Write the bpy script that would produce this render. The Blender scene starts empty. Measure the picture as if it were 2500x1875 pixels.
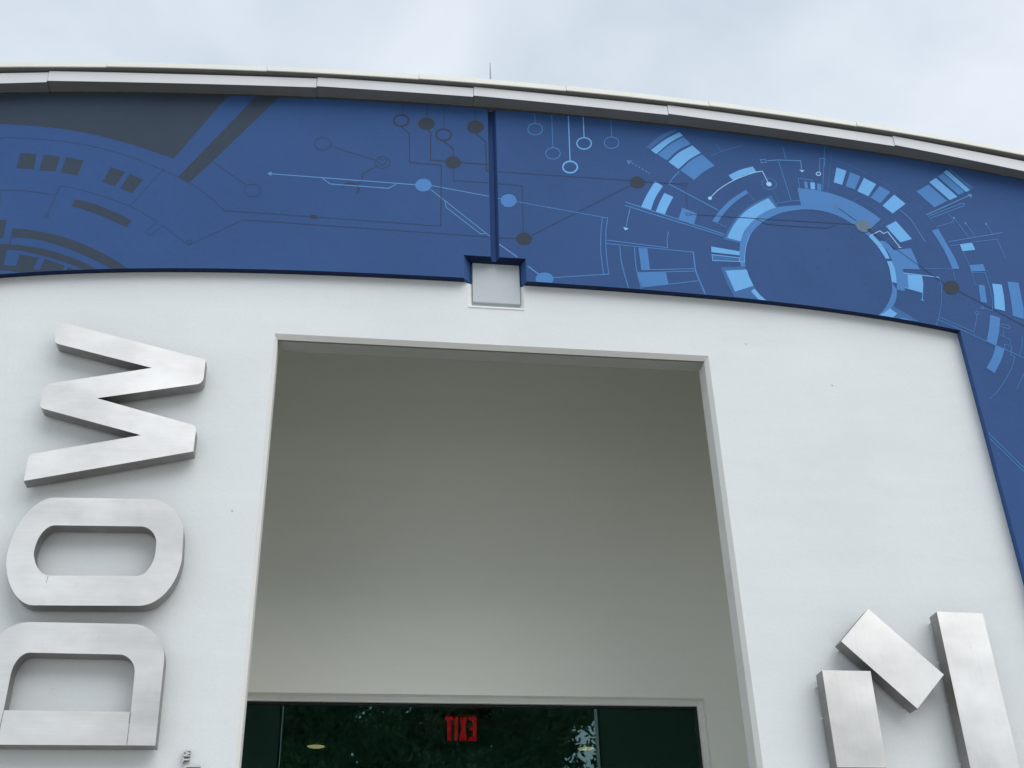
import bpy, bmesh, math, random
import numpy as np
from mathutils import Vector, Matrix
from mathutils.geometry import tessellate_polygon

scene = bpy.context.scene
col = scene.collection
random.seed(7)

# ------------------------------------------------------------------ camera
FOC = 2900.0                      # focal length for a 2500 px wide picture
CX, CY = 1250.0, 937.5
CAM = np.array([0.0, -6.0, 1.6])
ROT = np.array([[0.99068478, 0.04695908, 0.12782218],      # rows: world x, y, z ; columns: right, down, forward
                [-0.1335985, 0.51690059, 0.84555616],
                [-0.02636482, -0.85475647, 0.51835921]])
cd = bpy.data.cameras.new('camera')
cam = bpy.data.objects.new('camera', cd)
col.objects.link(cam)
M = Matrix(((ROT[0, 0], -ROT[0, 1], -ROT[0, 2], CAM[0]),
            (ROT[1, 0], -ROT[1, 1], -ROT[1, 2], CAM[1]),
            (ROT[2, 0], -ROT[2, 1], -ROT[2, 2], CAM[2]),
            (0, 0, 0, 1)))
cam.matrix_world = M
cd.sensor_fit = 'HORIZONTAL'
cd.sensor_width = 36.0
cd.lens = 36.0 * FOC / 2500.0
cd.clip_start = 0.05
cd.clip_end = 3000.0
scene.camera = cam

# ------------------------------------------------------------------ world: bright overcast sky
SUN_ELEV, SUN_AZ = 50.0, -32.0     # front right of the facade, veiled by cloud
world = bpy.data.worlds.new('World')
scene.world = world
world.use_nodes = True
nt = world.node_tree
nt.nodes.clear()
w_out = nt.nodes.new('ShaderNodeOutputWorld')
w_bg = nt.nodes.new('ShaderNodeBackground')
w_bg.inputs['Strength'].default_value = 0.1
sky = nt.nodes.new('ShaderNodeTexSky')
sky.sky_type = 'NISHITA'
sky.sun_disc = False
sky.sun_elevation = math.radians(SUN_ELEV)
sky.sun_rotation = math.radians(180.0 - SUN_AZ)
tc = nt.nodes.new('ShaderNodeTexCoord')
mp = nt.nodes.new('ShaderNodeMapping')
mp.inputs['Scale'].default_value = (1.0, 1.0, 1.7)
n1 = nt.nodes.new('ShaderNodeTexNoise')
n1.inputs['Scale'].default_value = 4.2
n1.inputs['Detail'].default_value = 5.0
n1.inputs['Roughness'].default_value = 0.5
n1.inputs['Distortion'].default_value = 0.35
rp = nt.nodes.new('ShaderNodeValToRGB')
rp.color_ramp.elements[0].position = 0.34
rp.color_ramp.elements[0].color = (5.3, 6.0, 6.75, 1)
rp.color_ramp.elements[1].position = 0.66
rp.color_ramp.elements[1].color = (7.0, 7.55, 8.2, 1)
mx = nt.nodes.new('ShaderNodeMix')
mx.data_type = 'RGBA'
mx.inputs[0].default_value = 0.9
L = nt.links.new
L(tc.outputs['Generated'], mp.inputs['Vector'])
L(mp.outputs['Vector'], n1.inputs['Vector'])
L(n1.outputs['Fac'], rp.inputs['Fac'])
L(sky.outputs['Color'], mx.inputs[6])
L(rp.outputs['Color'], mx.inputs[7])
L(mx.outputs[2], w_bg.inputs['Color'])
L(w_bg.outputs['Background'], w_out.inputs['Surface'])

sd = bpy.data.lights.new('sun', 'SUN')
sd.energy = 1.5
sd.angle = math.radians(60.0)
sd.color = (1.0, 0.97, 0.93)
sun = bpy.data.objects.new('sun', sd)
col.objects.link(sun)
_e, _a = math.radians(SUN_ELEV), math.radians(SUN_AZ)
to_sun = Vector((-math.sin(_a) * math.cos(_e), -math.cos(_a) * math.cos(_e), math.sin(_e)))
sun.rotation_euler = to_sun.to_track_quat('Z', 'Y').to_euler()
sun.location = (0, -10, 30)

scene.view_settings.view_transform = 'Standard'
scene.view_settings.look = 'None'
scene.view_settings.gamma = 1.0
scene.view_settings.use_curve_mapping = False
scene.view_settings.exposure = 0.33
scene.cycles.max_bounces = 8
scene.cycles.diffuse_bounces = 5
scene.cycles.glossy_bounces = 3
scene.cycles.use_adaptive_sampling = True
scene.cycles.adaptive_threshold = 0.02


# ------------------------------------------------------------------ measuring: where a sight line meets the plane at depth y
def W(px, py, y=0.0):
    d = ROT @ np.array([(px - CX) / FOC, (py - CY) / FOC, 1.0])
    t = (y - CAM[1]) / d[1]
    return Vector((CAM[0] + d[0] * t, y, CAM[2] + d[2] * t))


# ------------------------------------------------------------------ materials
def new_mat(name):
    m = bpy.data.materials.new(name)
    m.use_nodes = True
    n = m.node_tree
    b = n.nodes['Principled BSDF']
    return m, n, b


def pos_node(n):
    return n.nodes.new('ShaderNodeNewGeometry').outputs['Position']


def noise(n, vec, scale, detail=4.0, rough=0.55, mscale=None, dist=0.0):
    if mscale is not None:
        mpn = n.nodes.new('ShaderNodeMapping')
        mpn.inputs['Scale'].default_value = mscale
        n.links.new(vec, mpn.inputs['Vector'])
        vec = mpn.outputs['Vector']
    t = n.nodes.new('ShaderNodeTexNoise')
    t.inputs['Scale'].default_value = scale
    t.inputs['Detail'].default_value = detail
    t.inputs['Roughness'].default_value = rough
    t.inputs['Distortion'].default_value = dist
    n.links.new(vec, t.inputs['Vector'])
    return t.outputs['Fac']


def ramp(n, fac, stops):
    r = n.nodes.new('ShaderNodeValToRGB')
    e = r.color_ramp.elements
    while len(e) < len(stops):
        e.new(0.5)
    for i, (p, c) in enumerate(stops):
        e[i].position = p
        e[i].color = tuple(c) + (1,) if len(c) == 3 else c
    n.links.new(fac, r.inputs['Fac'])
    return r.outputs['Color']


def mixc(n, fac, a, b, mode='MIX'):
    m = n.nodes.new('ShaderNodeMix')
    m.data_type = 'RGBA'
    m.blend_type = mode
    for s, v in ((0, fac), (6, a), (7, b)):
        if hasattr(v, 'links'):
            n.links.new(v, m.inputs[s])
        elif s == 0:
            m.inputs[0].default_value = v
        else:
            m.inputs[s].default_value = tuple(v) + (1,)
    return m.outputs[2]


def bump(n, b, height, strength, dist=0.01, prev=None):
    bp = n.nodes.new('ShaderNodeBump')
    bp.inputs['Strength'].default_value = strength
    bp.inputs['Distance'].default_value = dist
    n.links.new(height, bp.inputs['Height'])
    if prev is not None:
        n.links.new(prev, bp.inputs['Normal'])
    n.links.new(bp.outputs['Normal'], b.inputs['Normal'])
    return bp.outputs['Normal']


def stucco(name, base, var=0.05, rough=0.75, grime=0.0, specks=0.0, bump_s=0.35, spec=0.3):
    m, n, b = new_mat(name)
    p = pos_node(n)
    lo = [c * (1 - var) for c in base]
    hi = [min(1, c * (1 + var)) for c in base]
    c = ramp(n, noise(n, p, 1.3, 5, 0.6), [(0.35, lo), (0.65, hi)])
    if grime:
        c = mixc(n, 0.5, c, ramp(n, noise(n, p, 1.0, 4, 0.6, mscale=(0.8, 1.0, 7.0)), [(0.3, [x * 0.94 for x in base]), (0.7, hi)]))
    fine = noise(n, p, 60.0, 3, 0.6)
    c = mixc(n, 0.35, c, ramp(n, fine, [(0.3, [x * 0.93 for x in base]), (0.7, hi)]))
    if grime:
        streak = noise(n, p, 2.2, 6, 0.65, mscale=(0.7, 1.0, 1.3))
        g = ramp(n, streak, [(0.52, (0, 0, 0)), (0.78, (1, 1, 1))])
        c = mixc(n, g, c, [base[0] * (1 - grime), base[1] * (1 - grime), base[2] * (1 - grime * 1.2)])
    if specks:
        v = n.nodes.new('ShaderNodeTexVoronoi')
        v.inputs['Scale'].default_value = 5.5
        n.links.new(p, v.inputs['Vector'])
        s = ramp(n, v.outputs['Distance'], [(0.0, (1, 1, 1)), (specks, (0, 0, 0))])
        s2 = ramp(n, noise(n, p, 3.3, 2), [(0.56, (0, 0, 0)), (0.6, (1, 1, 1))])
        c = mixc(n, mixc(n, 1.0, s, s2, 'MULTIPLY'), c, [x * 0.45 for x in base])
    n.links.new(c, b.inputs['Base Color'])
    b.inputs['Roughness'].default_value = rough
    b.inputs['Specular IOR Level'].default_value = spec
    nm = bump(n, b, noise(n, p, 9.0, 3, 0.5), bump_s * 0.5, 0.01)
    bump(n, b, noise(n, p, 130.0, 3, 0.6), bump_s, 0.002, nm)
    return m


MAT = {}
MAT['white'] = stucco('white_stucco_paint', (0.735, 0.765, 0.775), 0.05, 0.7, grime=0.06, specks=0.06)
MAT['porch'] = stucco('porch_paint', (0.885, 0.895, 0.83), 0.02, 0.75, grime=0.03, specks=0.03)
MAT['inner'] = stucco('inner_wall_paint', (0.20, 0.25, 0.23), 0.05, 0.8)
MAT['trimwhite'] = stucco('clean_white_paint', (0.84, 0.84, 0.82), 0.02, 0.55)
MAT['jamb'] = stucco('worn_jamb_paint', (0.74, 0.75, 0.73), 0.08, 0.7, grime=0.15)
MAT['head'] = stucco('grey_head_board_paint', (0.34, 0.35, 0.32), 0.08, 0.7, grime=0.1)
MAT['block'] = stucco('grey_block_paint', (0.52, 0.57, 0.59), 0.03, 0.7, grime=0.05)
PAINT = {
    'blue': (0.037, 0.090, 0.240),
    'edge': (0.007, 0.019, 0.060),  # blue darkened to hold the underside shade in the colour
    'grey': (0.042, 0.060, 0.092),
    'dark': (0.040, 0.054, 0.074),
    'slate': (0.034, 0.066, 0.140),
    'fine': (0.034, 0.066, 0.150),
    'greyblue': (0.135, 0.205, 0.285),
    'dim': (0.055, 0.150, 0.36),
    'mid': (0.078, 0.225, 0.52),
    'line': (0.115, 0.275, 0.56),
    'light': (0.16, 0.42, 0.79),
    'pale': (0.330, 0.580, 0.86),
}
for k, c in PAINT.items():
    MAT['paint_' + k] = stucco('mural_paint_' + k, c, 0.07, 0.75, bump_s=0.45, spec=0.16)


def simple(name, c, rough=0.5, metal=0.0, var=0.06, scale=6.0, bump_s=0.0):
    m, n, b = new_mat(name)
    p = pos_node(n)
    cc = ramp(n, noise(n, p, scale, 5, 0.6), [(0.3, [x * (1 - var) for x in c]), (0.7, [min(1, x * (1 + var)) for x in c])])
    n.links.new(cc, b.inputs['Base Color'])
    b.inputs['Roughness'].default_value = rough
    b.inputs['Metallic'].default_value = metal
    if bump_s:
        bump(n, b, noise(n, p, scale * 8, 4, 0.6), bump_s, 0.004)
    return m


MAT['fascia'] = simple('coated_fascia_metal', (0.64, 0.66, 0.68), 0.45, 0.0, 0.03, 3.0)
MAT['drip'] = simple('cream_drip_edge_metal', (0.78, 0.78, 0.72), 0.45, 0.0, 0.03, 3.0)
MAT['soffit'] = simple('dark_soffit_metal', (0.16, 0.165, 0.155), 0.6, 0.0, 0.10, 4.0)  # plain dark grey for roof edge undersides and the head groove
MAT['roof'] = simple('roof_membrane', (0.62, 0.63, 0.62), 0.8, 0.0, 0.08, 1.0)
MAT['sealant'] = simple('dark_sealant', (0.04, 0.042, 0.045), 0.7, 0.0, 0.3, 30.0)
MAT['frame'] = simple('aluminium_window_paint', (0.84, 0.85, 0.82), 0.45, 0.0, 0.03, 4.0)
MAT['gasket'] = simple('black_rubber', (0.012, 0.012, 0.014), 0.6)
MAT['room'] = simple('dim_room_paint', (0.60, 0.80, 0.74), 0.8, 0.0, 0.05, 1.0)
MAT['ceiling'] = simple('room_ceiling_paint', (0.75, 0.90, 0.84), 0.8, 0.0, 0.05, 1.0)
MAT['black'] = simple('black_plastic', (0.012, 0.012, 0.013), 0.4)
MAT['brass'] = simple('brass_reflector', (0.55, 0.42, 0.24), 0.25, 1.0, 0.05, 20.0)
MAT['spike'] = simple('galvanised_steel', (0.20, 0.21, 0.23), 0.5, 0.5)
MAT['pin'] = simple('white_mounting_pin', (0.72, 0.72, 0.70), 0.5)
MAT['ground'] = simple('concrete_paving', (0.52, 0.50, 0.46), 0.9, 0.0, 0.2, 0.5, 0.2)
MAT['bark'] = simple('tree_bark', (0.09, 0.07, 0.055), 0.95, 0.0, 0.3, 5.0, 0.5)


def leaf_mat():
    m, n, b = new_mat('tree_leaves')
    p = pos_node(n)
    c = ramp(n, noise(n, p, 1.6, 4, 0.6), [(0.3, (0.028, 0.055, 0.022)), (0.7, (0.075, 0.12, 0.040))])
    n.links.new(c, b.inputs['Base Color'])
    b.inputs['Roughness'].default_value = 0.55
    return m


MAT['leaf'] = leaf_mat()


def brushed(name, axis, tint=(0.80, 0.78, 0.75)):
    """brushed stainless steel; grain runs along one axis of the wall"""
    m, n, b = new_mat(name)
    p = pos_node(n)
    sc = (1.2, 1.0, 90.0) if axis == 'x' else (90.0, 1.0, 1.2)
    grain = noise(n, p, 3.0, 4, 0.7, mscale=sc)
    cloud = noise(n, p, 2.4, 4, 0.55, mscale=(1, 1, 1.6))
    c = ramp(n, cloud, [(0.3, [x * 0.78 for x in tint]), (0.7, [min(1, x * 1.12) for x in tint])])
    c = mixc(n, 0.16, c, ramp(n, grain, [(0.3, [x * 0.72 for x in tint]), (0.7, [min(1, x * 1.15) for x in tint])]))
    stain = ramp(n, noise(n, p, 7.0, 6, 0.7), [(0.60, (0, 0, 0)), (0.80, (1, 1, 1))])
    c = mixc(n, mixc(n, 1.0, stain, (0.35, 0.35, 0.35), 'MULTIPLY'), c, (0.46, 0.40, 0.34))
    n.links.new(c, b.inputs['Base Color'])
    b.inputs['Metallic'].default_value = 0.85
    rr = ramp(n, grain, [(0.3, (0.30,) * 3), (0.7, (0.38,) * 3)])
    n.links.new(rr, b.inputs['Roughness'])
    bump(n, b, grain, 0.02, 0.001)
    return m


MAT['steel_x'] = brushed('brushed_steel_across', 'x')
MAT['steel_z'] = brushed('brushed_steel_upright', 'z', (0.70, 0.695, 0.68))
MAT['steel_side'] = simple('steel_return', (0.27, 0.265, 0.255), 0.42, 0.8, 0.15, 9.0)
MAT['rust'] = simple('rust_stain', (0.36, 0.29, 0.22), 0.7, 0.2, 0.3, 40.0)


def glass_mat():
    m, n, b = new_mat('tinted_green_glass')
    n.nodes.remove(b)
    out = n.nodes['Material Output']
    tr = n.nodes.new('ShaderNodeBsdfTransparent')
    tr.inputs['Color'].default_value = (0.38, 0.74, 0.66, 1)
    gl = n.nodes.new('ShaderNodeBsdfGlossy')
    gl.inputs['Roughness'].default_value = 0.0
    gl.inputs['Color'].default_value = (0.58, 0.90, 0.88, 1)
    fr = n.nodes.new('ShaderNodeFresnel')
    fr.inputs['IOR'].default_value = 2.7
    ms = n.nodes.new('ShaderNodeMixShader')
    n.links.new(fr.outputs['Fac'], ms.inputs['Fac'])
    n.links.new(tr.outputs['BSDF'], ms.inputs[1])
    n.links.new(gl.outputs['BSDF'], ms.inputs[2])
    n.links.new(ms.outputs['Shader'], out.inputs['Surface'])
    return m


MAT['glass'] = glass_mat()


def clear_mat():
    m, n, b = new_mat('clear_acrylic')
    n.nodes.remove(b)
    out = n.nodes['Material Output']
    tr = n.nodes.new('ShaderNodeBsdfTransparent')
    tr.inputs['Color'].default_value = (0.9, 0.85, 0.85, 1)
    n.links.new(tr.outputs['BSDF'], out.inputs['Surface'])
    return m


MAT['acrylic'] = clear_mat()


def emit_mat(name, c, s):
    m, n, b = new_mat(name)
    b.inputs['Base Color'].default_value = (*c, 1)
    b.inputs['Emission Color'].default_value = (*c, 1)
    b.inputs['Emission Strength'].default_value = s
    return m


MAT['lamp'] = emit_mat('glowing_downlight', (0.75, 0.42, 0.22), 0.7)  # weak warm emission given to the downlight reflector
MAT['exitred'] = emit_mat('lit_red_letter', (0.75, 0.002, 0.012), 0.42)


# ------------------------------------------------------------------ mesh helpers
def empty(name, loc=(0, 0, 0), label=None, cat=None, group=None):
    o = bpy.data.objects.new(name, None)
    o.location = loc
    o.empty_display_size = 0.1
    col.objects.link(o)
    if label:
        o['label'] = label
    if cat:
        o['category'] = cat
    if group:
        o['group'] = group
    return o


def mesh(name, verts, faces, mat, parent=None, smooth=False):
    me = bpy.data.meshes.new(name)
    off = Vector((0, 0, 0))
    if parent is not None:
        q = parent
        while q is not None:
            off += q.location
            q = q.parent
    me.from_pydata([tuple(Vector(v) - off) for v in verts], [], faces)
    mats = mat if isinstance(mat, (list, tuple)) else [mat]
    for x in mats:
        me.materials.append(x)
    me.validate()
    bm = bmesh.new()
    bm.from_mesh(me)
    bmesh.ops.recalc_face_normals(bm, faces=bm.faces)
    bm.to_mesh(me)
    bm.free()
    if smooth:
        for p in me.polygons:
            p.use_smooth = True
    o = bpy.data.objects.new(name, me)
    col.objects.link(o)
    if parent is not None:
        o.parent = parent
    return o


def tag(o, label=None, cat=None, group=None, kind=None):
    for k, v in (('label', label), ('category', cat), ('group', group), ('kind', kind)):
        if v:
            o[k] = v
    return o


def tess(loops):
    """triangles over a polygon with holes; loops hold 3D points on a plane"""
    return [tuple(t) for t in tessellate_polygon([[Vector(p) for p in l] for l in loops])]


def flat(name, loops, mat, parent=None):
    verts = [p for l in loops for p in l]
    return mesh(name, verts, tess(loops), mat, parent)


def toward_viewer(o):
    """single sheets: make sure the faces look outwards (-y)"""
    for p in o.data.polygons:
        if p.normal.y > 0:
            p.flip()
    return o


def quads(name, qs, mat, parent=None):
    v, f = [], []
    for q in qs:
        f.append(tuple(range(len(v), len(v) + len(q))))
        v.extend(q)
    me = mesh(name, v, f, mat, parent)
    return me


def box(name, x0, x1, y0, y1, z0, z1, mat, parent=None):
    v = [(x, y, z) for x in (x0, x1) for y in (y0, y1) for z in (z0, z1)]
    f = [(0, 1, 3, 2), (4, 6, 7, 5), (0, 4, 5, 1), (2, 3, 7, 6), (0, 2, 6, 4), (1, 5, 7, 3)]
    return mesh(name, v, f, mat, parent)


def tube(name, p0, p1, r0, r1, mat, parent=None, seg=10):
    p0, p1 = Vector(p0), Vector(p1)
    d = (p1 - p0).normalized()
    a = d.orthogonal().normalized()
    b = d.cross(a)
    v, f = [], []
    for p, r in ((p0, r0), (p1, r1)):
        for i in range(seg):
            t = 2 * math.pi * i / seg
            v.append(p + (a * math.cos(t) + b * math.sin(t)) * r)
    for i in range(seg):
        j = (i + 1) % seg
        f.append((i, j, seg + j, seg + i))
    f.append(tuple(range(seg)))
    f.append(tuple(range(seg, 2 * seg)))
    return mesh(name, v, f, mat, parent)


def catmull(pts, n=6):
    if len(pts) < 3:
        return [tuple(p) for p in pts]
    P = [np.array(p, float) for p in pts]
    P = [2 * P[0] - P[1]] + P + [2 * P[-1] - P[-2]]
    out = []
    for i in range(1, len(P) - 2):
        p0, p1, p2, p3 = P[i - 1:i + 3]
        for k in range(n):
            t = k / n
            out.append(tuple(0.5 * (2 * p1 + (p2 - p0) * t + (2 * p0 - 5 * p1 + 4 * p2 - p3) * t * t + (3 * p1 - p0 - 3 * p2 + p3) * t ** 3)))
    out.append(tuple(P[-2]))
    return out


# ------------------------------------------------------------------ facade geometry (all measured in metres on the wall)
XC = 0.8195
Y_BLUE, Y_WHITE, Y_BLOCK = -0.06, 0.0, 0.035
Y_FAS, Y_DRIP = -0.165, -0.196


def arch(c0, c2, c4):
    def f(x):
        u = abs(x - XC)
        if u <= 4.2:
            return c0 + c2 * u * u + c4 * u ** 4
        a = c0 + c2 * 4.2 ** 2 + c4 * 4.2 ** 4
        s = 2 * c2 * 4.2 + 4 * c4 * 4.2 ** 3
        return a + s * (u - 4.2) - 0.02 * (u - 4.2) ** 2
    return f


z_white = arch(6.0095, -0.00886, -0.00122)
z_blue = arch(5.9988, -0.0102, -0.00114)
z_soff = arch(7.4536, -0.01813, -0.00011)
z_fas0 = arch(7.4475, -0.01867, -0.00013)
z_fas1 = arch(7.5285, -0.01854, -0.00007)
z_drip0 = arch(7.544, -0.0178, -0.00012)
z_drip1 = arch(7.5852, -0.01924, -0.00002)
HALF = 6.8                    # half width of the building
XW = 3.035                    # half width of the white wall panel
XR_FRONT = 3.843              # front arris of the blue return, right side
XL_FRONT = 2 * XC - XR_FRONT

ground = mesh('ground', [(-900, -900, 0), (900, -900, 0), (900, 900, 0), (-900, 900, 0)], [(0, 1, 2, 3)], MAT['ground'])
tag(ground, kind='structure')

B = empty('museum_building', (XC, 0, 0), 'white and blue museum front with arched roof edge and tall entrance opening', 'building')

# ---- white screen wall -------------------------------------------------------
OX0, OX1, OZ = -0.51, 2.149, 5.552          # entrance opening, outer edge of its chamfer
CH, CHD, TH = 0.020, 0.036, 0.158           # chamfer inset, chamfer depth, wall thickness
RX0, RX1 = W(1143.5, 715).x, W(1279.0, 722).x          # recess round the grey block
RZ0 = (W(1144.0, 748.0).z + W(1280, 754).z) / 2
nf = {'tl': W(1131.7, 622.9, Y_BLUE), 'bl': W(1133, 677.5, Y_BLUE), 'tr': W(1283, 631.3, Y_BLUE), 'br': W(1286.5, 687, Y_BLUE)}
ntz = (nf['tl'].z + nf['tr'].z) / 2
NL, NR = (nf['tl'].x + nf['bl'].x) / 2, (nf['tr'].x + nf['br'].x) / 2
nb = {'l': 0.672, 'r': 0.983, 't': 6.176, 'b': 6.024}        # back edge of the notch, on the block plane
wall_top = 6.55
outer = [(XC - XW - 0.25, Y_WHITE, 0.0), (OX0, Y_WHITE, 0.0), (OX0, Y_WHITE, OZ), (OX1, Y_WHITE, OZ), (OX1, Y_WHITE, 0.0),
         (XC + XW + 0.25, Y_WHITE, 0.0), (XC + XW + 0.25, Y_WHITE, wall_top),
         (NR - 0.011, Y_WHITE, wall_top), (NR - 0.011, Y_WHITE, z_white(NR)), (RX1, Y_WHITE, z_white(NR) - 0.008), (RX1, Y_WHITE, RZ0),
         (RX0, Y_WHITE, RZ0), (RX0, Y_WHITE, z_white(NL) - 0.008), (NL + 0.011, Y_WHITE, z_white(NL)), (NL + 0.011, Y_WHITE, wall_top),
         (XC - XW - 0.25, Y_WHITE, wall_top)]
white_wall = toward_viewer(flat('white_wall', [outer], MAT['white'], B))
wb = [(p[0], TH, p[2]) for p in outer]
flat('wall_back', [wb], MAT['inner'], B)
# chamfer and reveals of the opening
ci0, ci1, ciz = OX0 + CH, OX1 - CH, OZ - CH
quads('opening_chamfer', [
    [(OX0, 0, 0), (ci0, CHD, 0), (ci0, CHD, ciz), (OX0, 0, OZ)],
    [(OX0, 0, OZ), (ci0, CHD, ciz), (ci1, CHD, ciz), (OX1, 0, OZ)],
    [(OX1, 0, OZ), (ci1, CHD, ciz), (ci1, CHD, 0), (OX1, 0, 0)]], MAT['trimwhite'], B)
quads('opening_jamb', [[(ci0, CHD, 0), (ci0, TH, 0), (ci0, TH, ciz), (ci0, CHD, ciz)]], MAT['jamb'], B)
quads('opening_jamb', [[(ci1, CHD, 0), (ci1, TH, 0), (ci1, TH, ciz), (ci1, CHD, ciz)]], MAT['jamb'], B)
# head: a shadow groove, then the flat soffit board
quads('head_groove', [
    [(ci0, CHD, ciz), (ci1, CHD, ciz), (ci1, CHD, ciz + 0.02), (ci0, CHD, ciz + 0.02)],
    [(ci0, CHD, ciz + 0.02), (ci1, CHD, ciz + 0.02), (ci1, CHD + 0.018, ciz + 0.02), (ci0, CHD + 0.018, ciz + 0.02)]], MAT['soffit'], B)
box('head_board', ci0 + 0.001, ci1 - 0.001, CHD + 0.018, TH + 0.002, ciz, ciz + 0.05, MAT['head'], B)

# grey block in its recess
bx0, bx1 = W(1152.0, 700, Y_BLOCK).x, W(1269.5, 705, Y_BLOCK).x
bz0 = (W(1153.4, 741.5, Y_BLOCK).z + W(1272, 747.5, Y_BLOCK).z) / 2
bz1 = 6.30
rec = empty('block_recess', (XC, 0, RZ0))
rec.parent = B
rec.location = (0, 0, RZ0)
quads('recess_bevel', [
    [(RX0, 0, RZ0), (RX0, 0, z_white(NL) - 0.008), (bx0, Y_BLOCK, nb['b'] - 0.004), (bx0, Y_BLOCK, RZ0 + 0.01)],
    [(RX1, 0, RZ0), (RX1, 0, z_white(NR) - 0.008), (bx1, Y_BLOCK, nb['b'] - 0.004), (bx1, Y_BLOCK, RZ0 + 0.01)],
    [(RX0, 0, RZ0), (RX1, 0, RZ0), (bx1, Y_BLOCK, RZ0 + 0.01), (bx0, Y_BLOCK, RZ0 + 0.01)]], MAT['trimwhite'], rec)
quads('recess_back', [[(bx0, Y_BLOCK + 0.002, RZ0 + 0.01), (bx1, Y_BLOCK + 0.002, RZ0 + 0.01), (bx1, Y_BLOCK + 0.002, wall_top), (bx0, Y_BLOCK + 0.002, wall_top)]], MAT['block'], rec)
box('grey_block', bx0 + 0.004, bx1 - 0.004, Y_BLOCK - 0.017, Y_BLOCK + 0.001, bz0 + 0.004, bz1, MAT['block'], rec)
box('ledge_lip', RX0 - 0.001, RX1 + 0.001, -0.006, 0.002, RZ0 - 0.009, RZ0 + 0.001, MAT['trimwhite'], rec)

# ---- blue mural wall, standing proud of the white wall -------------------------
GX0, GX1, GB0, GB1, GD = W(1197.6, 620, Y_BLUE).x, W(1219.5, 622, Y_BLUE).x, 0, 0, 0.05
GM = (GX0 + GX1) / 2
GB0, GB1 = GM - 0.0125, GM + 0.0125
TOPZ = lambda x: z_soff(x) + 0.06
blue = empty('mural_wall', (0, 0, 0))
blue.parent = B
blue.location = (0, 0, 0)


def span(a, b, n):
    return [a + (b - a) * i / (n - 1) for i in range(n)]


left_loop = [(XC - HALF, Y_BLUE, 0), (XL_FRONT, Y_BLUE, 0)]
left_loop += [(x, Y_BLUE, z_blue(x)) for x in span(XL_FRONT, NL, 30)]
left_loop += [(NL, Y_BLUE, ntz), (GX0, Y_BLUE, ntz)]
left_loop += [(x, Y_BLUE, TOPZ(x)) for x in span(GX0, XC - HALF, 40)]
right_loop = [(XC + HALF, Y_BLUE, 0), (XR_FRONT, Y_BLUE, 0)]
right_loop += [(x, Y_BLUE, z_blue(x)) for x in span(XR_FRONT, NR, 30)]
right_loop += [(NR, Y_BLUE, ntz), (GX1, Y_BLUE, ntz)]
right_loop += [(x, Y_BLUE, TOPZ(x)) for x in span(GX1, XC + HALF, 40)]
toward_viewer(flat('blue_panel', [left_loop], MAT['paint_blue'], blue))
toward_viewer(flat('blue_panel', [right_loop], MAT['paint_blue'], blue))
gt = TOPZ(GM)
gy = Y_BLUE + GD
zb = ntz - 0.001
quads('groove', [
    [(GX0, Y_BLUE, zb), (GB0, gy, zb), (GB0, gy, gt), (GX0, Y_BLUE, gt)],
    [(GB0, gy, zb), (GB1, gy, zb), (GB1, gy, gt), (GB0, gy, gt)],
    [(GB1, gy, zb), (GX1, Y_BLUE, zb), (GX1, Y_BLUE, gt), (GB1, gy, gt)]], MAT['paint_blue'], blue)
# returns (edges) of the blue wall
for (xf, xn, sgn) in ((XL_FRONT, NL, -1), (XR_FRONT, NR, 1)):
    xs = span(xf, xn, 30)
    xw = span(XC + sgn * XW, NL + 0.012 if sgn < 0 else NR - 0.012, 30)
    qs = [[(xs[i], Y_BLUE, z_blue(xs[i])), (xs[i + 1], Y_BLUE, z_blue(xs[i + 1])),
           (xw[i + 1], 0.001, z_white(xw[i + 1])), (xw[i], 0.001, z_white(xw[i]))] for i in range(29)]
    quads('lower_return', qs, MAT['paint_edge'], blue)  # underside shade painted in by the darker blue
    quads('side_return', [[(xf, Y_BLUE, 0), (xf, Y_BLUE, z_blue(xf)), (XC + sgn * XW, 0.001, z_white(XC + sgn * XW)), (XC + sgn * XW, 0.001, 0)]], MAT['paint_blue'], blue)
yk = Y_BLOCK
for (xn, xb, s) in ((NL, nb['l'], 1), (NR, nb['r'], -1)):
    quads('notch_side', [
        [(xn, Y_BLUE, ntz), (xn, Y_BLUE, z_blue(xn)), (xb, yk, nb['b']), (xb, yk, nb['t'])],
        [(xn, Y_BLUE, z_blue(xn)), (xn + s * 0.012, 0.001, z_white(xn)), (xb, yk, nb['b'])]], MAT['paint_blue'], blue)
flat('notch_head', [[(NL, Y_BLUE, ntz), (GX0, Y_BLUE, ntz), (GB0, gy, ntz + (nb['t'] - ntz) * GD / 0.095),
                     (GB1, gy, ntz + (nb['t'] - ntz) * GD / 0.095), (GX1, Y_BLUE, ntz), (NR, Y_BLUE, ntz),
                     (nb['r'], yk, nb['t']), (nb['l'], yk, nb['t'])]], MAT['paint_edge'], blue)  # notch underside, shade likewise painted into the colour

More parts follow.
